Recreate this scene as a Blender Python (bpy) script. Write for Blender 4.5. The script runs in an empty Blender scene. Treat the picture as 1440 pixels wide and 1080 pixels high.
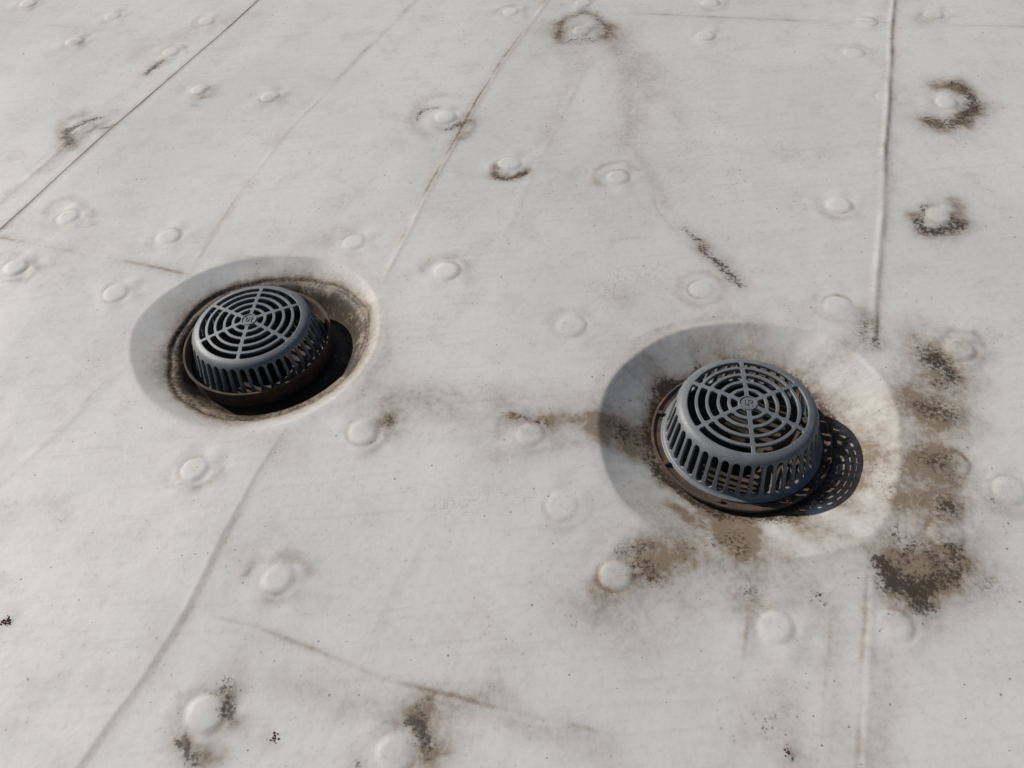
import bpy, bmesh, math, random
import numpy as np
from mathutils import Matrix, Vector
random.seed(4); rng=np.random.default_rng(7)
sc=bpy.context.scene

# ---------------- survey: camera calibration -> positions on the roof plane (metres) ----------
F=1193.0; H=1.45
D=np.array([.094,.9956,1342/F]); D/=np.linalg.norm(D)
Zw=-D; Yw=np.array([0,0,1.])-D*D[2]; Yw/=np.linalg.norm(Yw); Xw=np.cross(Yw,Zw)
def G(px,py,z=0.0):
    r=np.array([px-720.,py-540.,F]); w=np.array([r@Xw,r@Yw,r@Zw]); t=(z-H)/w[2]
    return np.array([w[0]*t,w[1]*t])
def L(pts): return [G(a,b) for a,b in pts]

cam=bpy.data.cameras.new("camera"); camo=bpy.data.objects.new("camera",cam); sc.collection.objects.link(camo)
cx=np.array([1,0,0.]);cy=np.array([0,-1,0.]);cz=np.array([0,0,-1.])
M=Matrix.Identity(4)
for j,c in enumerate((cx,cy,cz)):
    for i,a in enumerate((Xw,Yw,Zw)): M[i][j]=float(c@a)
M[2][3]=H
camo.matrix_world=M
cam.lens=F/1440*36; cam.sensor_width=36; cam.clip_start=.05; cam.clip_end=500
sc.camera=camo

# ---------------- light ----------------
SAZ=Vector((-.83,.56)).normalized(); SEL=math.radians(36)
sd=Vector((SAZ.x*math.cos(SEL),SAZ.y*math.cos(SEL),math.sin(SEL)))
su=bpy.data.lights.new("sun",'SUN'); su.energy=4.4; su.angle=math.radians(.5); su.color=(1,.95,.88)
suo=bpy.data.objects.new("sun",su); sc.collection.objects.link(suo)
suo.rotation_euler=sd.to_track_quat('Z','Y').to_euler(); suo.location=(-4,3,5)
w=bpy.data.worlds.new("World"); sc.world=w; w.use_nodes=True
nt=w.node_tree; bg=nt.nodes['Background']; bg.inputs[1].default_value=.058
sky=nt.nodes.new('ShaderNodeTexSky'); sky.sky_type='NISHITA'; sky.sun_disc=False
sky.sun_elevation=SEL; sky.sun_rotation=math.atan2(SAZ.x,SAZ.y); sky.dust_density=1.5
nt.links.new(sky.outputs[0],bg.inputs[0])
sc.view_settings.view_transform='Standard'; sc.view_settings.look='None'; sc.view_settings.exposure=0

# ---------------- noise ----------------
def vnoise(x,y,scale,seed):
    r=np.random.default_rng(seed); n=256; g=r.random((n,n))
    u=x*scale+1000.3;v=y*scale+1000.7
    iu=np.floor(u).astype(int);iv=np.floor(v).astype(int);fu=u-iu;fv=v-iv
    fu=fu*fu*(3-2*fu);fv=fv*fv*(3-2*fv)
    a=g[iu%n,iv%n];b=g[(iu+1)%n,iv%n];c=g[iu%n,(iv+1)%n];d=g[(iu+1)%n,(iv+1)%n]
    return (a*(1-fu)+b*fu)*(1-fv)+(c*(1-fu)+d*fu)*fv-.5
def fbm(x,y,scale,seed,o=3):
    s=0;amp=1
    for k in range(o):
        s=s+amp*vnoise(x,y,scale*2**k,seed+k);amp*=.5
    return s
def ss(a,b,x):
    t=np.clip((x-a)/(b-a),0,1);return t*t*(3-2*t)

# ---------------- grid ----------------
def axis(lo,hi,step0,grow):
    a=[lo]
    while a[-1]<hi: a.append(a[-1]+step0+grow*max(0,a[-1]-lo))
    st=step0+grow*(hi-lo)
    x=a[-1]
    while x<70: st*=1.14; x+=st; a.append(x)
    st=step0;x=lo;b=[]
    while x>-70: st*=1.14;x-=st;b.append(x)
    return np.array(b[::-1]+a)
xs=axis(-2.6,2.35,.0042,0); ys=axis(.3,3.9,.0034,.0008)
X,Y=np.meshgrid(xs,ys,indexing='ij'); NX,NY=X.shape
X=X.ravel();Y=Y.ravel();N=len(X)

ZR=.070; ZL=.044
CR=G(1052,567,ZR); CL=G(350,449,ZL)
lipR=L([(1264,620),(1260,570),(1237,526),(1200,493),(1150,466),(1080,456),(1000,456),(940,470),(895,498),(862,530),(845,570),(843,620),(850,655),(866,692),(900,728),(950,760),(1000,775),(1080,784),(1150,778),(1205,765),(1245,730),(1260,680)])
lipL=L([(183,480),(190,455),(215,425),(250,400),(290,380),(350,364),(420,361),(455,364),(495,382),(524,410),(533,448),(524,498),(486,548),(430,586),(350,608),(290,603),(240,582),(205,555),(188,520)])
rimL=L([(229,500),(238,465),(262,430),(300,402),(350,387),(410,381),(460,388),(500,408),(519,440),(515,480),(495,518),(458,548),(400,572),(340,584),(290,578),(252,556),(234,530)])
def radial(c,pts):
    a=[];r=[]
    for p in pts:
        v=p-c;a.append(math.atan2(v[1],v[0]));r.append(np.hypot(*v))
    o=np.argsort(a);a=np.array(a)[o];r=np.array(r)[o]
    A=np.concatenate([a-2*np.pi,a,a+2*np.pi]);R=np.concatenate([r,r,r])
    tt=np.linspace(-np.pi,np.pi,181);rr=np.interp(tt,A,R)
    k=np.array([1,2,3,2,1.])/9;rr2=np.convolve(np.concatenate([rr[-5:-1],rr,rr[1:5]]),k,'same')[4:-4]
    return lambda th:np.interp(th,tt,rr2)
fR=radial(CR,lipR);fL=radial(CL,lipL);fLi=radial(CL,rimL)

def poly_dist(pts,maxd,x=None,y=None):
    x=X if x is None else x;y=Y if y is None else y
    P=np.array(pts);lo=P.min(0)-maxd;hi=P.max(0)+maxd
    idx=np.nonzero((x>lo[0])&(x<hi[0])&(y>lo[1])&(y<hi[1]))[0]
    px=x[idx];py=y[idx];best=np.full(len(idx),1e9);sg=np.ones(len(idx));al=np.zeros(len(idx));acc=0
    for a,b in zip(P[:-1],P[1:]):
        d=b-a;l2=d@d;l=math.sqrt(l2)
        t=np.clip(((px-a[0])*d[0]+(py-a[1])*d[1])/l2,0,1)
        ex=px-a[0]-t*d[0];ey=py-a[1]-t*d[1];dd=np.hypot(ex,ey)
        m=dd<best;best[m]=dd[m];sg[m]=np.sign(d[0]*ey-d[1]*ex)[m];al[m]=(acc+t*l)[m];acc+=l
    return idx,best,sg,al

Z=np.zeros(N);TAN=np.zeros(N);DARK=np.zeros(N);SC=np.zeros(N);EDGE=np.zeros(N)
near=(X>-6)&(X<6)&(Y>-3)&(Y<9)
Z+=fbm(X,Y,1.3,11,2)*.012*near+fbm(X,Y,6,21,2)*.0010*near
sheet=L([(770,0),(115,1075)]);sv=(sheet[1]-sheet[0]);sv/=np.linalg.norm(sv);sn=np.array([-sv[1],sv[0]])
U=X*sv[0]+Y*sv[1];V=X*sn[0]+Y*sn[1]
Z+=fbm(U*.25,V,9,31,2)*.0012*near

def ext(pts,a=0,b=0):
    p=[np.array(q) for q in pts]
    if a: d=p[0]-p[1];p=[p[0]+d/np.linalg.norm(d)*a]+p
    if b: d=p[-1]-p[-2];p=p+[p[-1]+d/np.linalg.norm(d)*b]
    return p
seams=[ # pts, ridge h, ridge w, lap h, side, tan
 (ext(L([(362,0),(180,162),(0,325)]),4,4),.001,.006,.0022,1,.0),
 (ext(L([(140,165),(0,285)]),0,4),.0012,.010,.0,1,.35),
 (ext(L([(770,0),(705,92),(655,175),(622,235),(585,305),(528,412)]),4,0),.0014,.008,.0010,1,.46),
 (ext(L([(415,588),(365,665),(330,728),(262,860),(200,960),(113,1080)]),0,2),.0004,.011,.0013,-1,.18),
 (ext(L([(1256,0),(1252,60),(1249,130),(1244,215),(1240,300),(1234,385),(1226,500)]),4,0),.0024,.009,.0008,-1,.40),
 (ext(L([(1228,770),(1222,860),(1218,960),(1212,1080)]),0,2),.0012,.012,.0008,1,.30),
 (ext(L([(0,333),(90,350),(200,371),(285,389)]),3,0),.0008,.007,.0012,1,.45),
 (L([(262,866),(350,885),(450,925),(550,965),(640,985),(740,1012),(880,1045)]),.0009,.012,.0016,-1,.40),
 (ext(L([(800,20),(900,22),(1040,27),(1250,34)]),0,3),.0008,.006,.0012,-1,.3),
 (ext(L([(545,40),(410,180),(352,255),(250,405)]),3,0),.0006,.006,.0,1,.20),
 (ext(L([(190,500),(100,590),(0,680)]),0,2),.0006,.009,.0,1,.20),
 (L([(836,62),(800,140),(755,235),(700,350)]),.0006,.010,.0,1,.16),
 (L([(640,660),(600,740),(550,850),(480,990),(430,1080)]),.0004,.010,.0,1,.08),
 (L([(870,130),(880,200),(935,300),(1010,380)]),.0007,.014,.0,1,.08),
 (L([(1180,820),(1172,920),(1160,1080)]),.0006,.010,.0,1,.18),
 (L([(1060,790),(1052,900),(1045,960)]),.0006,.008,.0,1,.30),
 (ext(L([(0,28),(100,36),(200,50)]),3,0),.0008,.008,.0,1,.18),
 (L([(475,995),(455,1040)]),.002,.004,.0,1,.12),
]
for k,(p,rh,rw,lh,side,tn) in enumerate(seams):
    i,d,s,al=poly_dist(p,.2)
    tot=sum(np.linalg.norm(p[q+1]-p[q]) for q in range(len(p)-1))
    fade=ss(0,.10,al)*ss(0,.10,tot-al)
    wob=fbm(al,al*0+k,6,50+k,3)*.006
    sd_=s*d*side+wob
    Z[i]+=fade*rh*np.exp(-(sd_/rw)**2)*(1+1.2*fbm(al,al*0,12,70+k,2))
    if lh: Z[i]+=fade*lh*ss(-.004,.004,sd_)*(1-ss(.02,.14,sd_))
    if tn: 
        mod=np.clip(1.0+2.4*fbm(al,al*0,5,90+k,3),.1,2.0)
        TAN[i]=np.maximum(TAN[i],fade*tn*mod*(np.exp(-((sd_+rw*.7)/(.0045))**2)+.35*np.exp(-((sd_+rw*.7)/(.020))**2)))
i,d,s,al=poly_dist(seams[0][0],.05)
EDGE[i]=np.maximum(EDGE[i],(1-ss(.0028,.0054,d)))
TAN[i]=np.maximum(TAN[i],.45*np.exp(-(d/.014)**2))

fast=[(158,22),(105,58),(290,28),(240,72),(122,183),(282,127),(380,138),(97,307),(237,334),(23,377),(163,412),(498,343),(628,384),(627,168),(716,232),(869,250),(992,52),(818,45),(718,17),(998,6),(1180,288),(1330,146),(1245,138),(1218,32),(1320,303),(986,405),(1178,428),(803,458),(512,610),(275,662),(745,612),(392,815),(866,810),(1090,882),(1256,880),(1350,490),(1338,582),(1345,618),(1338,652),(1330,712),(1330,752),(290,1005),(555,1062),(790,712),(1420,690),(1200,76),(40,5),(1312,22),(820,6)]
weak={(1245,138),(1218,32),(1200,76),(790,712),(803,458),(1178,428),(986,405),(1345,618),(1338,652),(1338,582),(1330,712),(1256,880)}
PL=np.zeros(N)
for k,f in enumerate(fast):
    c=G(*f);dx=X-c[0];dy=Y-c[1];m=np.nonzero((abs(dx)<.16)&(abs(dy)<.16))[0]
    dx=dx[m];dy=dy[m]
    r=np.hypot(dx,dy);th=np.arctan2(dy,dx)
    q=.45 if f in weak else random.uniform(.7,1.05)
    R=.0305*random.uniform(.95,1.06)
    r=r+.0018*fbm(dx,dy,25,900+k,2)
    ca_=random.uniform(0,6.28)
    Z[m]+=q*(.0020*(1-ss(R-.008,R+.004,r))+.0036*np.exp(-(r/.050)**2)*(1+.5*np.cos(th-ca_)*np.clip(r/.05,0,1)))
    Z[m]-=q*.0009*np.exp(-((r-R-.008)/.005)**2)*(.5+.5*np.sin(th*2+k))
    Z[m]+=q*.0012*np.sin(4*th+k+1.5*np.sin(th))*np.exp(-((r-.058)/.020)**2)
    PL[m]=np.maximum(PL[m],(1-ss(R-.006,R+.003,r))*(random.uniform(.3,.8) if q>.5 else .3))
    TAN[m]=np.maximum(TAN[m],(.22+.28*random.random())*np.exp(-((r-R-.005)/.005)**2)*np.clip(.35+np.sin(th+k*1.7),0,1))
    TAN[m]=np.maximum(TAN[m],.26*random.random()*np.exp(-((r-R-.026)/.012)**2)*np.clip(.5+np.sin(th+k*2.1),0,1))

# ---- sumps ----
def polar(c):
    dx=X-c[0];dy=Y-c[1];return np.hypot(dx,dy),np.arctan2(dy,dx)
rR,tR=polar(CR);rL,tL=polar(CL)
def ringn(t,sc_,sd_): return fbm(np.cos(t),np.sin(t),sc_,sd_,4)
ROUT=fR(tR);mr=rR<ROUT+.05
sR=np.clip((ROUT-rR)/(ROUT-.19),0,1.0)
DR=.058
flat=1-ss(-.02,.03,ROUT-rR)
Z=np.where(mr,Z*(.25+.75*flat),Z)
Z-=DR*sR
Z+=np.where((sR>0)&(sR<1),sR*(1-sR)*4*(.0030*ringn(tR,3.5,171)+.0008*fbm(X,Y,14,172,2)),0)
LO=fL(tL);LI=fLi(tL)+.006*ringn(tL,3,777)
LO=np.maximum(LO,LI+.012)
sL=np.clip((LO-rL)/(LO-LI),0,1)
flat=1-ss(-.02,.03,LO-rL)
Z=np.where(rL<LO+.05,Z*(.25+.75*flat),Z)
DL=.022;FL=-.092
Z-=DL*sL*np.clip((LO-LI)/.05,.25,1.15)
e_=np.clip((LI-rL)/.090,0,1)
ins=.10*ss(0,.08,e_)+.90*ss(.14,.9,e_)
Z=Z*(1-ins)+FL*ins
n1=fbm(X,Y,9,120,4);n2=fbm(X,Y,22,130,3)
angR=ringn(tR,3.0,140)
wdt=np.clip(.050*(1+1.6*angR+.9*n1),.020,.2)
TAN=np.maximum(TAN,np.where(rR<.42,np.clip(1.6*np.exp(-np.clip(rR-.192,0,9)/wdt),0,1.15),0))
TAN=np.maximum(TAN,np.where(rR<.34,.16+.25*n1,0))
DARK=np.maximum(DARK,np.where(rR<.3,(1-ss(.200,.250+.06*angR,rR+n2*.02))*.78,0))
dl=rL-LI
rings=.5+.5*np.sin(dl*260+9*n1)
# ---- stains (strokes) ----
WX=X+(fbm(X,Y,14,200,4)*.022+fbm(X,Y,60,205,2)*.007)*near;WY=Y+(fbm(X,Y,14,210,4)*.022+fbm(X,Y,60,215,2)*.007)*near
def stroke(pts,wpx,s,kind='t',warp=True):
    p=L(pts) if len(pts)>1 else L([pts[0],(pts[0][0]+1,pts[0][1])])
    mid=pts[len(pts)//2]
    a=G(*mid);b=G(mid[0]+10,mid[1]);wd=wpx*np.hypot(*(b-a))/10
    i,d,sg,al=poly_dist(p,wd*2.6,WX if warp else None,WY if warp else None)
    v=s*np.exp(-(d/wd)**2)
    if kind=='t': TAN[i]=np.maximum(TAN[i],v)+np.minimum(TAN[i],v)*.4
    elif kind=='d': DARK[i]=np.maximum(DARK[i],v)
    elif kind=='s': SC[i]=np.maximum(SC[i],v)
def arc(c,r,a0,a1,asp=.75):
    return [(c[0]+r*math.cos(math.radians(a)),c[1]+r*asp*math.sin(math.radians(a))) for a in np.linspace(a0,a1,7)]
T=[([(540,545),(640,580),(760,590),(900,600)],38,.28),([(720,590),(820,592),(930,602)],14,.62),([(560,560),(700,560),(860,560)],26,.18),
 ([(840,600),(930,600)],22,.85),([(700,640),(800,620),(900,615)],16,.28),([(640,555),(760,575),(880,590)],8,.3),
 ([(1040,520),(1045,470)],40,.45),([(1020,740),(1035,760)],32,.9),([(950,700),(990,730),(1060,738)],14,.9),([(960,740),(900,790),(860,850)],55,.36),([(1060,760),(1060,850)],35,.45),
 ([(880,790),(960,790),(1060,790)],35,.42),([(1110,780),(1150,840)],40,.32),([(860,830),(900,900)],50,.18),([(900,760),(920,800)],20,.5),([(1000,800),(960,850)],40,.22),
 ([(1175,545),(1260,600),(1275,700),(1235,780)],16,.20),
 ([(1140,520),(1210,470),(1215,440)],22,.42),([(1300,480),(1340,530)],44,.48),([(1280,540),(1260,620),(1270,720)],34,.32),
 ([(1318,580)],40,.85),([(1315,650)],40,.85),([(1320,712)],38,.85),([(1270,790),(1330,800)],54,.80),([(1240,620),(1280,560)],30,.28),([(1300,560),(1300,730)],40,.35),
 ([(1240,930),(1230,1080)],30,.22),([(1100,990),(1110,1060)],35,.22),([(1180,900),(1200,1080)],45,.12),
 (arc((820,45),36,150,390),9,.5),([(790,40),(850,40)],28,.38),([(870,50),(890,130),(885,200)],24,.28),([(850,45),(905,90),(950,160)],24,.16),([(820,70),(770,200)],16,.14),([(885,120),(890,200),(940,290)],12,.16),([(900,70),(915,180)],14,.15),
 (arc((1332,150),38,-110,140),19,.75),(arc((1320,303),34,-60,180),15,.6),(arc((122,185),34,120,260),12,.6),([(60,240),(160,160)],14,.3),([(225,85),(205,102)],8,.6),
 (arc((627,168),44,130,260),9,.3),(arc((627,168),44,10,80),9,.55),(arc((716,232),24,20,170),7,.8),(arc((869,250),30,150,330),6,.30),
 (arc((628,384),34,180,330),7,.25),([(545,595)],22,.7),([(510,580),(540,570)],20,.3),([(760,605)],30,.3),(arc((745,612),40,180,330),8,.35),(arc((392,815),44,200,350),9,.45),(arc((392,815),44,60,120),9,.3),
 (arc((866,810),36,-60,300),10,.25),([(320,975),(330,1010)],22,.6),([(260,1040),(300,1070)],18,.55),([(400,960),(520,985),(640,990)],28,.24),([(590,1010),(610,1060)],26,.7),([(640,985),(740,1020),(860,1060)],22,.24),([(540,1000),(700,980)],25,.26),
 ([(1020,365)],18,.3),([(290,135)],9,.6),([(385,140)],14,.35),([(110,60)],12,.35),([(275,150)],8,.45),([(1300,30)],22,.25),([(1250,80),(1245,330)],9,.20),
 ([(150,500),(210,470)],26,.12),([(330,365),(380,372)],14,.22),([(420,640),(330,610)],22,.14),([(1385,830)],40,.14),([(1405,700)],26,.18),([(1350,760)],40,.16),([(880,420),(960,470)],30,.12),([(200,70),(330,20)],20,.18),
 ([(1330,590),(1345,625)],12,.35),([(1338,480),(1380,500)],20,.35),(arc((1345,490),36,100,340),8,.35),(arc((97,307),34,160,380),6,.24),(arc((23,377),30,0,360),5,.26),(arc((986,405),34,90,330),6,.26),([(420,350),(480,330)],16,.2),(arc((275,662),34,0,120),6,.26),(arc((290,1005),44,120,400),9,.40),
 ([(520,440),(545,500),(500,560)],14,.35),([(440,580),(520,560),(600,570)],16,.24)]
for a,b,c in T: stroke(a,b,c*1.05,'t')
Dk=[([(1300,492),(1318,510)],21,.76),([(1318,505),(1342,530)],16,.72),([(1322,578)],31,.66),([(1298,572)],16,.62),([(1345,588)],13,.58),([(1315,650)],31,.66),([(1322,712)],30,.62),
 ([(1236,792),(1252,818),(1290,832)],20,.90),([(1290,830),(1322,812),(1345,785)],28,.74),([(1275,780)],34,.62),([(1292,848)],24,.70),([(1255,740),(1250,790)],14,.48),([(1310,790)],32,.56),
 ([(965,320),(990,345)],8,.55),([(990,345),(1020,372),(1040,398)],9,.68),([(1210,455),(1222,478)],18,.60),
 (arc((1332,150),37,-80,120),16,.68),([(1308,168),(1345,178)],12,.58),(arc((1320,303),32,20,150),13,.72),([(1298,290),(1298,312)],9,.55),
 ([(98,205),(96,186),(115,178)],9,.75),([(120,172),(142,165)],7,.65),([(146,182),(165,176)],6,.55),([(206,102),(228,85)],7,.6),(arc((716,232),24,40,150),6,.66),([(592,170),(600,158),(618,155)],6,.55),([(625,182),(662,172)],7,.6),
 ([(545,595)],17,.62),([(585,1015),(602,1050)],20,.76),([(258,1042),(272,1068)],15,.74),([(315,965),(328,1000)],15,.6),([(1045,500)],26,.58),([(1030,740),(1038,765)],24,.58),([(895,800),(930,815)],26,.50),([(870,780),(905,770)],17,.50),([(1055,830)],24,.50),([(930,600),(880,600)],17,.58),([(1108,1055)],7,.7),([(386,1037)],7,.55),([(12,874)],8,.55),([(640,190)],6,.5),([(720,590),(770,600)],10,.5),([(800,60),(845,55)],13,.45),(arc((820,45),34,160,380),7,.48),([(290,128)],6,.55),([(600,980),(580,1010)],8,.48),([(1325,540)],14,.48),([(510,1075)],14,.48),([(1080,1020)],20,.36),([(1150,840)],20,.36),([(960,780)],30,.36),([(1240,640),(1260,720)],14,.34),([(860,600),(940,605)],20,.46),([(395,795)],30,.22),([(1395,700)],20,.32),([(1390,820)],30,.32),([(1010,760)],26,.46)]
for a,b,c in Dk:
    stroke(a,b,c,'d'); stroke(a,b*1.8,c*.62,'t')
S=[([(850,400),(915,378)],22,1),([(870,380),(860,410)],18,1),([(615,720),(680,700)],16,1),([(1090,200),(1140,215)],26,.8),([(1410,100)],26,.9),([(1220,205)],22,.8),([(1390,820)],45,.9),([(800,725)],20,.6),([(740,700)],28,.5),([(1400,700)],35,.8),([(960,230),(990,160)],45,.5),([(170,270)],20,.6),([(1300,30)],25,.8),([(50,545)],30,.4),([(1400,480)],30,.6),([(480,680)],22,.5),([(1200,520)],25,.8),([(610,1000)],50,.5),([(700,640)],30,.4)]
for a,b,c in S: stroke(a,b,c,'s')
TAN=np.clip(TAN+near*np.clip(fbm(X,Y,2.2,300,4)-.16,0,1)*.24,0,1.2)
TAN*=np.clip(1+.75*fbm(X,Y,16,320,4),.2,1.7)
DARK*=np.clip(1+.5*fbm(X,Y,30,340,3),.4,1.4)
TAN*=1-.5*PL
# brown-stained left sump and its rim, darkened further towards the inside
TAN=np.where(dl<.016,np.maximum(TAN,(1-ss(.000,.016,dl+n2*.010))*(1.05+.35*rings)),TAN)
TAN=np.maximum(TAN,np.where(dl<.2,1.0*np.exp(-np.clip(dl,0,9)/np.clip(.022*(1+1.3*ringn(tL,2.5,150)),.010,1)),0))
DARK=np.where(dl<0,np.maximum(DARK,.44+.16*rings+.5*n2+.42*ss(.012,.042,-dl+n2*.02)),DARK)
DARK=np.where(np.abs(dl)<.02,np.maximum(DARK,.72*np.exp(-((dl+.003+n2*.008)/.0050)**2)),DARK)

keep=~(((rR<.150))|((rL<.150)))
co=np.empty((N,3),np.float32);co[:,0]=X;co[:,1]=Y;co[:,2]=Z
ii,jj=np.meshgrid(np.arange(NX-1),np.arange(NY-1),indexing='ij')
a=(ii*NY+jj).ravel();faces=np.stack([a,a+NY,a+NY+1,a+1],1)
faces=faces[keep[faces].all(1)]
me=bpy.data.meshes.new("roof_membrane")
me.vertices.add(N);me.vertices.foreach_set('co',co.ravel())
nf=len(faces);me.loops.add(nf*4);me.loops.foreach_set('vertex_index',faces.ravel().astype(np.int32))
me.polygons.add(nf);me.polygons.foreach_set('loop_start',np.arange(0,nf*4,4,dtype=np.int32));me.polygons.foreach_set('loop_total',np.full(nf,4,np.int32))
me.polygons.foreach_set('use_smooth',np.ones(nf,bool))
me.update();
ca=me.color_attributes.new('wear','FLOAT_COLOR','POINT')
col=np.stack([TAN,DARK,SC,EDGE],1).astype(np.float32);ca.data.foreach_set('color',col.ravel())
pa_=me.attributes.new('plate','FLOAT','POINT');pa_.data.foreach_set('value',PL.astype(np.float32))
roof=bpy.data.objects.new("roof_membrane",me);sc.collection.objects.link(roof)

# ---------------- node helpers ----------------
class NT:
    def __init__(s,name,dim='3D'):
        s.dim=dim;s.m=bpy.data.materials.new(name);s.m.use_nodes=True;s.t=s.m.node_tree;s.b=s.t.nodes['Principled BSDF']
    def n(s,typ,**k):
        x=s.t.nodes.new(typ)
        for a,v in k.items(): setattr(x,a,v)
        return x
    def set(s,sock,v):
        if isinstance(v,bpy.types.NodeSocket): s.t.links.new(v,sock)
        else: sock.default_value=v
    def math(s,op,a,b=0,c=0,clamp=False):
        x=s.n('ShaderNodeMath',operation=op,use_clamp=clamp);s.set(x.inputs[0],a);s.set(x.inputs[1],b);s.set(x.inputs[2],c);return x.outputs[0]
    def mix(s,f,a,b,bt='MIX'):
        x=s.n('ShaderNodeMix',data_type='RGBA',blend_type=bt);s.set(x.inputs[0],f);s.set(x.inputs[6],a);s.set(x.inputs[7],b);return x.outputs[2]
    def noise(s,scale,det=4,vec=None,rough=.5,dist=0):
        x=s.n('ShaderNodeTexNoise',noise_dimensions=s.dim);x.inputs['Scale'].default_value=scale;x.inputs['Detail'].default_value=det;x.inputs['Roughness'].default_value=rough;x.inputs['Distortion'].default_value=dist
        if vec is not None:s.t.links.new(vec,x.inputs['Vector'])
        return x.outputs['Fac']
    def step(s,a,b,v):
        x=s.n('ShaderNodeMapRange',interpolation_type='SMOOTHSTEP');s.set(x.inputs['Value'],v);x.inputs['From Min'].default_value=a;x.inputs['From Max'].default_value=b;return x.outputs[0]
    def obj(s,scale=None,rot=None):
        tc=s.n('ShaderNodeTexCoord')
        if scale is None:return tc.outputs['Object']
        mp=s.n('ShaderNodeMapping');s.t.links.new(tc.outputs['Object'],mp.inputs[0]);mp.inputs['Scale'].default_value=scale
        if rot:mp.inputs['Rotation'].default_value=rot
        return mp.outputs[0]
C=lambda r,g,b:(r,g,b,1)
m=NT("white_membrane",'2D');v=m.obj()
at=m.n('ShaderNodeAttribute',attribute_name='wear');sp=m.n('ShaderNodeSeparateColor');m.t.links.new(at.outputs['Color'],sp.inputs[0])
tan,dark,scf=sp.outputs[0],sp.outputs[1],sp.outputs[2];edge=at.outputs['Alpha']
pl=m.n('ShaderNodeAttribute',attribute_name='plate').outputs['Fac']
base=m.mix(m.step(.3,.7,m.noise(1.6,3,v)),C(.515,.513,.500),C(.565,.560,.535))
n60=m.noise(60,5,v,.75);n9=m.noise(8,6,v,.68)
base=m.mix(m.math('MULTIPLY',m.step(.47,.74,n9),.34),base,C(.40,.388,.358))
base=m.mix(m.math('MULTIPLY',m.step(.50,.68,n60),.14),base,C(.31,.29,.26))
sr=m.obj((3,40,1),(0,0,-math.atan2(sv[1],sv[0])))
base=m.mix(m.math('MULTIPLY',m.step(.52,.8,m.noise(1.5,3,sr,.6)),.18),base,C(.35,.34,.32))
base=m.mix(m.math('MULTIPLY',pl,.45),base,C(.60,.595,.565))
tn=m.math('MULTIPLY',tan,m.math('ADD',m.math('MULTIPLY',n60,1.6),.15),clamp=True)
base=m.mix(m.math('MULTIPLY',tn,.91,clamp=True),base,C(.165,.116,.072))
nf_=m.noise(110,4,v,.75)
dn=m.math('ADD',dark,m.math('MULTIPLY',m.math('SUBTRACT',nf_,.5),2.0))
dm=m.math('MULTIPLY',m.step(.34,.84,dn),m.step(.06,.3,dark))
base=m.mix(m.math('MULTIPLY',dm,.92),base,C(.036,.026,.018))
s1=m.noise(1.0,2,m.obj((60,420,60),(0,0,.8)),.5,.6);s2=m.noise(1.0,2,m.obj((320,50,60),(0,0,.3)),.5,.5)
sm=m.math('MAXIMUM',m.step(.62,.68,s1),m.step(.64,.70,s2))
base=m.mix(m.math('MULTIPLY',m.math('MULTIPLY',sm,scf),.45),base,C(.16,.14,.12))
vo=m.n('ShaderNodeTexVoronoi',voronoi_dimensions='2D');vo.inputs['Scale'].default_value=38;m.t.links.new(v,vo.inputs['Vector'])
sc2=m.n('ShaderNodeSeparateColor');m.t.links.new(vo.outputs['Color'],sc2.inputs[0])
spk=m.math('MULTIPLY',m.math('LESS_THAN',vo.outputs['Distance'],m.math('MULTIPLY',sc2.outputs[1],.10)),m.math('GREATER_THAN',sc2.outputs[0],.93))
base=m.mix(m.math('MULTIPLY',spk,.6),base,C(.08,.065,.05))
vo=m.n('ShaderNodeTexVoronoi',voronoi_dimensions='2D');vo.inputs['Scale'].default_value=120;m.t.links.new(v,vo.inputs['Vector'])
sc3=m.n('ShaderNodeSeparateColor');m.t.links.new(vo.outputs['Color'],sc3.inputs[0])
spk=m.math('MULTIPLY',m.math('LESS_THAN',vo.outputs['Distance'],.30),m.math('GREATER_THAN',sc3.outputs[0],.95))
spk=m.math('MULTIPLY',spk,m.step(.45,.65,n9))
base=m.mix(m.math('MULTIPLY',spk,.4),base,C(.2,.17,.14))
base=m.mix(edge,base,C(.03,.022,.017))
m.set(m.b.inputs['Base Color'],base)
m.set(m.b.inputs['Roughness'],m.math('ADD',.5,m.math('MULTIPLY',n9,.2)))
m.b.inputs['Specular IOR Level'].default_value=.35
hgt=m.math('ADD',m.noise(28,4,v,.6),m.math('MULTIPLY',n60,.35))
bp=m.n('ShaderNodeBump');bp.inputs['Distance'].default_value=.0022;bp.inputs['Strength'].default_value=.26;m.t.links.new(hgt,bp.inputs['Height'])
m.t.links.new(bp.outputs[0],m.b.inputs['Normal'])
me.materials.append(m.m)

def metal(name,c1,c2,rough=.45,met=0.3,rs=(.45,.7),rust=None):
    m=NT(name);v=m.obj()
    b=m.mix(m.step(rs[0],rs[1],m.noise(30,5,v,.7)),C(*c1),C(*c2))
    b=m.mix(m.math('MULTIPLY',m.step(.55,.75,m.noise(300,2,v)),.35),b,C(c2[0]*1.3,c2[1]*1.3,c2[2]*1.3))
    if rust: b=m.mix(m.step(.5,.62,m.noise(14,6,v,.7)),b,C(*rust))
    m.set(m.b.inputs['Base Color'],b);m.b.inputs['Metallic'].default_value=met
    m.set(m.b.inputs['Roughness'],m.math('ADD',rough,m.math('MULTIPLY',m.noise(60,3,v),.2)))
    bp=m.n('ShaderNodeBump');bp.inputs['Distance'].default_value=.0006;bp.inputs['Strength'].default_value=.5;m.t.links.new(m.noise(350,2,v),bp.inputs['Height']);m.t.links.new(bp.outputs[0],m.b.inputs['Normal'])
    return m.m
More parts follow.
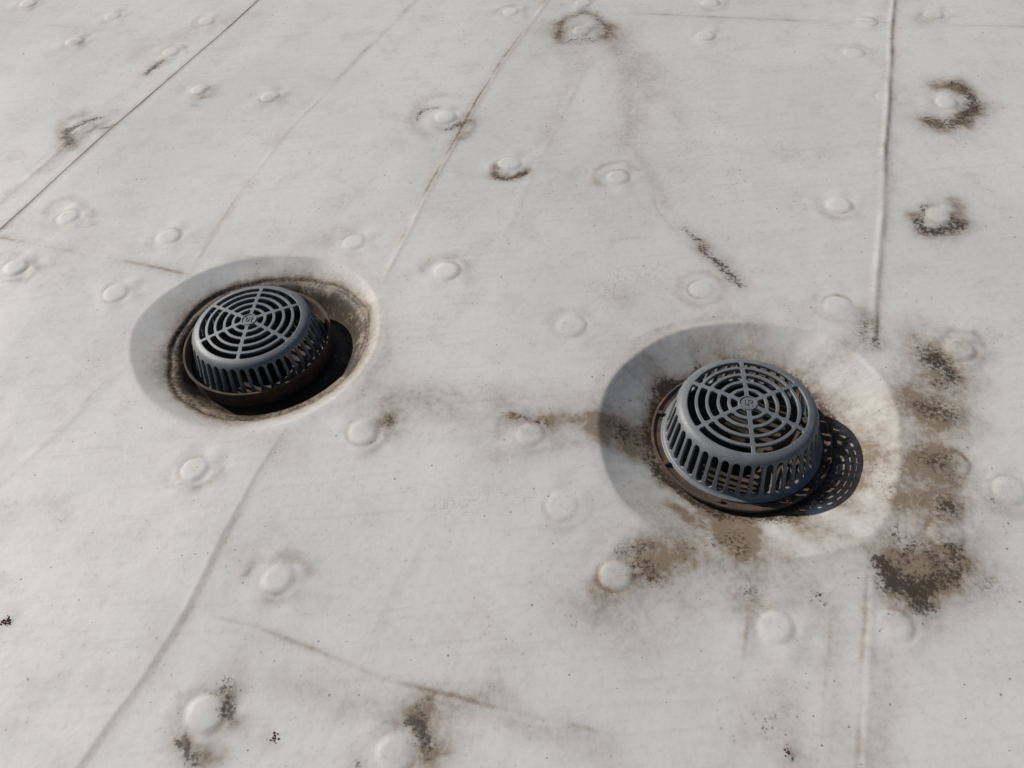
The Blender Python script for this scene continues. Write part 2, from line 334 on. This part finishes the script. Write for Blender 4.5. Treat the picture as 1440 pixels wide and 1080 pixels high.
domemat=metal("grey_cast_strainer",(.130,.138,.148),(.170,.176,.184),.42,.1)
ringmat=metal("rusty_clamp_iron",(.050,.034,.026),(.10,.065,.045),.75,.05,rust=(.11,.058,.033))
bowlmat=metal("dark_iron_bowl",(.03,.025,.02),(.07,.05,.035),.8,0,rust=(.05,.03,.02))

# ---------------- strainer dome mesh ----------------
def dome_mesh():
    NT_=1008
    prof=[]
    r=.004
    while r<.129: prof.append((r,.113-.010*(r/.129)**2));r+=.00155
    for k in range(1,17):
        a=math.radians(82-k*4.6); prof.append((.1265+.0245*math.cos(a)-.0022,.1027-.0235+.0235*math.sin(a)+.0003))
    rs,zs=prof[-1]
    n=44
    for k in range(1,n+1):
        t=k/n;prof.append((rs+(.163-rs)*t,zs+(.004-zs)*t))
    prof+= [(.165,.0015),(.169,.0),(.172,.0)]
    P=np.array(prof);nr=len(P);th=np.arange(NT_)*2*np.pi/NT_
    co=np.stack([P[:,0,None]*np.cos(th),P[:,0,None]*np.sin(th),P[:,1,None]+0*th],2).reshape(-1,3)
    hub=.0215;out=.1230;bw=.0078;slot=((out-hub)-4*bw)/5
    P2=(P[1:]+P[:-1])/2;tm=th+np.pi/NT_
    fc=[]
    zt=.090;zb=.008
    for i in range(nr-1):
        r,z=P2[i]
        if z>.1005:
            hole=False
            if hub<r<out:
                q=(r-hub)%(slot+bw)
                if q<slot: hole=True
            if hole:
                a=(tm%(np.pi/3));d=np.minimum(a,np.pi/3-a)*r
                sw=.0040
                mk=d>sw
                e=min(q,slot-q);cr=.004
                if e<cr: mk=d>sw+cr-math.sqrt(max(cr*cr-(cr-e)**2,0))
            else: mk=np.zeros(NT_,bool)
        elif zb<z<zt:
            per=2*np.pi/42;a=(tm%per);d=np.abs(a-per/2)*r
            hw=.0074
            e=min(z-zb,zt-z)
            if e<hw: hwz=math.sqrt(max(hw*hw-(hw-e)**2,0))
            else: hwz=hw
            mk=d<hwz
        else: mk=np.zeros(NT_,bool)
        j=np.nonzero(~mk)[0];j2=(j+1)%NT_
        fc.append(np.stack([i*NT_+j,(i+1)*NT_+j,(i+1)*NT_+j2,i*NT_+j2],1))
    fc=np.concatenate(fc)
    me=bpy.data.meshes.new("strainer_dome");me.from_pydata([tuple(c) for c in co],[],[tuple(int(q) for q in f) for f in fc]);
    bm=bmesh.new();bm.from_mesh(me)
    bmesh.ops.delete(bm,geom=[v for v in bm.verts if not v.link_faces],context='VERTS')
    cap=[v for v in bm.verts if math.hypot(v.co.x,v.co.y)<.0045]
    cap.sort(key=lambda v:math.atan2(v.co.y,v.co.x));bm.faces.new(cap)
    bv=[v for v in bm.verts if v.is_boundary and v.co.z>.001]
    for _ in range(3): bmesh.ops.smooth_vert(bm,verts=bv,factor=.5,use_axis_x=True,use_axis_y=True,use_axis_z=True)
    bmesh.ops.recalc_face_normals(bm,faces=bm.faces)
    for f in bm.faces:f.smooth=True
    bm.to_mesh(me);bm.free();me.materials.append(domemat);return me
dome=dome_mesh()
sgn=1 if sum(p.normal.z for p in list(dome.polygons)[:200])>0 else -1

def revolve(name,prof,mat,n=96,close=True,wob=0):
    vs=[];fs=[];k=len(prof)
    for j in range(n):
        a=2*math.pi*j/n;w_=1+wob*math.sin(3*a+1)+wob*.6*math.sin(7*a)
        for r,z in prof: vs.append((r*w_*math.cos(a),r*w_*math.sin(a),z))
    for j in range(n):
        for i in range(k if close else k-1):
            i2=(i+1)%k;fs.append((j*k+i,((j+1)%n)*k+i,((j+1)%n)*k+i2,j*k+i2))
    me=bpy.data.meshes.new(name);me.from_pydata(vs,[],fs);bm=bmesh.new();bm.from_mesh(me);bmesh.ops.recalc_face_normals(bm,faces=bm.faces)
    bm.to_mesh(me);bm.free();me.materials.append(mat)
    return me
def add(name,me,par,loc=(0,0,0),rot=0,bev=0):
    o=bpy.data.objects.new(name,me);sc.collection.objects.link(o);o.parent=par;o.location=loc;o.rotation_euler[2]=rot
    if bev:
        b=o.modifiers.new('b','BEVEL');b.width=bev;b.segments=2;b.limit_method='ANGLE'
    return o
def boxes(name,items,mat):
    bm=bmesh.new()
    for (x,y,z,sx,sy,sz,rz) in items:
        r=bmesh.ops.create_cube(bm,size=1)
        bmesh.ops.scale(bm,vec=(sx,sy,sz),verts=r['verts']);bmesh.ops.rotate(bm,matrix=Matrix.Rotation(rz,3,'Z'),verts=r['verts']);bmesh.ops.translate(bm,vec=(x,y,z),verts=r['verts'])
    me=bpy.data.meshes.new(name);bm.to_mesh(me);bm.free();me.materials.append(mat);return me

def drain(c,zbase,rot,collar):
    e=bpy.data.objects.new("roof_drain",None);e.empty_display_size=.1;sc.collection.objects.link(e);e.location=(c[0],c[1],zbase)
    d=add("strainer_dome",dome,e,(0,0,0),rot)
    so=d.modifiers.new('s','SOLIDIFY');so.thickness=.0075;so.offset=-1*sgn
    md=revolve("hub_ring",[(.0165,.1128),(.0190,.1128),(.0187,.1146),(.0168,.1146)],domemat,48)
    add("hub_medallion_rim",md,e,(0,0,0),0)
    lt=[(-.0075,.002,.1136,.0022,.013,.002,0),(-.0045,-.005,.1136,.007,.0022,.002,0),(-.001,.001,.1136,.0022,.015,.002,0),(.003,.0075,.1136,.008,.0022,.002,0),(.0065,.004,.1136,.0022,.007,.002,0),(.003,.0005,.1136,.008,.0022,.002,0),(.006,-.0045,.1136,.0022,.009,.002,.5)]
    add("hub_medallion_relief",boxes("hub_relief",lt,domemat),e,(0,0,0),-.2)
    if collar:
        cl=[(.150,-.006),(.178,-.006),(.181,.030),(.1845,.040),(.1845,.0445),(.1795,.0445),(.176,.040),(.174,.0),(.150,.0)]
    else:
        cl=[(.150,-.010),(.190,-.010),(.193,-.004),(.193,.002),(.188,.003),(.184,-.002),(.176,-.0035),(.150,-.0035)]
    add("clamping_ring",revolve("clamping_ring",cl,ringmat,128,wob=.002),e,bev=.0008)
    if not collar:
        bt=[]
        for k in range(8):
            a=2*math.pi*k/8+.3;bt.append((.181*math.cos(a),.181*math.sin(a),.001,.012,.010,.010,a))
        add("clamp_bolts",boxes("clamp_bolts",bt,ringmat),e,bev=.002)
    bw=[(.160,-.006),(.145,-.020),(.125,-.040),(.095,-.055),(.062,-.062),(.060,-.16),(.001,-.16)]
    bo=revolve("drain_bowl",bw,bowlmat,96,close=False)
    for p in bo.polygons:p.use_smooth=True
    add("drain_bowl",bo,e)
    sk=revolve("underdeck_skirt",[(.174,-.012),(.174,-.065),(.158,-.065),(.158,-.012)],bowlmat,96)
    add("underdeck_flange",sk,e)
    return e
pa=G(1048,505,ZR);pb=G(1067,641,ZR);azR=math.atan2(*(pa-pb)[::-1])
pa=G(362,396,ZL);pb=G(326,498,ZL);azL=math.atan2(*(pa-pb)[::-1])
drain(CR,-DR+.016,azR,False)
drain(CL,-.070,azL,True)

# ---------------- small rusty debris crumbs ----------------
crm=metal("rusty_crumbs",(.06,.025,.015),(.11,.045,.025),.9,0)
bm=bmesh.new()
def crumb(p,s,z=0):
    r=bmesh.ops.create_icosphere(bm,subdivisions=1,radius=s)
    for v_ in r['verts']:
        v_.co*=random.uniform(.6,1.3);v_.co.z*=.55;v_.co+=Vector((p[0],p[1],z+s*.3))
def zat(p):
    i=np.searchsorted(xs,p[0]);j=np.searchsorted(ys,p[1]);return float(Z[i*NY+j])
for cpx,n,s in (((12,874),26,.010),((386,1037),16,.009),((1108,1055),12,.007),((33,75),3,.003),((538,122),2,.003),((790,165),2,.002)):
    c=G(*cpx)
    for _ in range(n):
        p=c+rng.normal(0,s*.55,2);crumb(p,random.uniform(.0008,.0024),zat(p))
for _ in range(60):
    p=G(random.uniform(0,1440),random.uniform(0,1080))
    if min(np.hypot(*(p-CR)),np.hypot(*(p-CL)))<.3: continue
    crumb(p,random.uniform(.0005,.0011),zat(p))
me2=bpy.data.meshes.new("debris");bm.to_mesh(me2);bm.free();me2.materials.append(crm)
sc.collection.objects.link(bpy.data.objects.new("debris",me2))
print("VERTS",N)
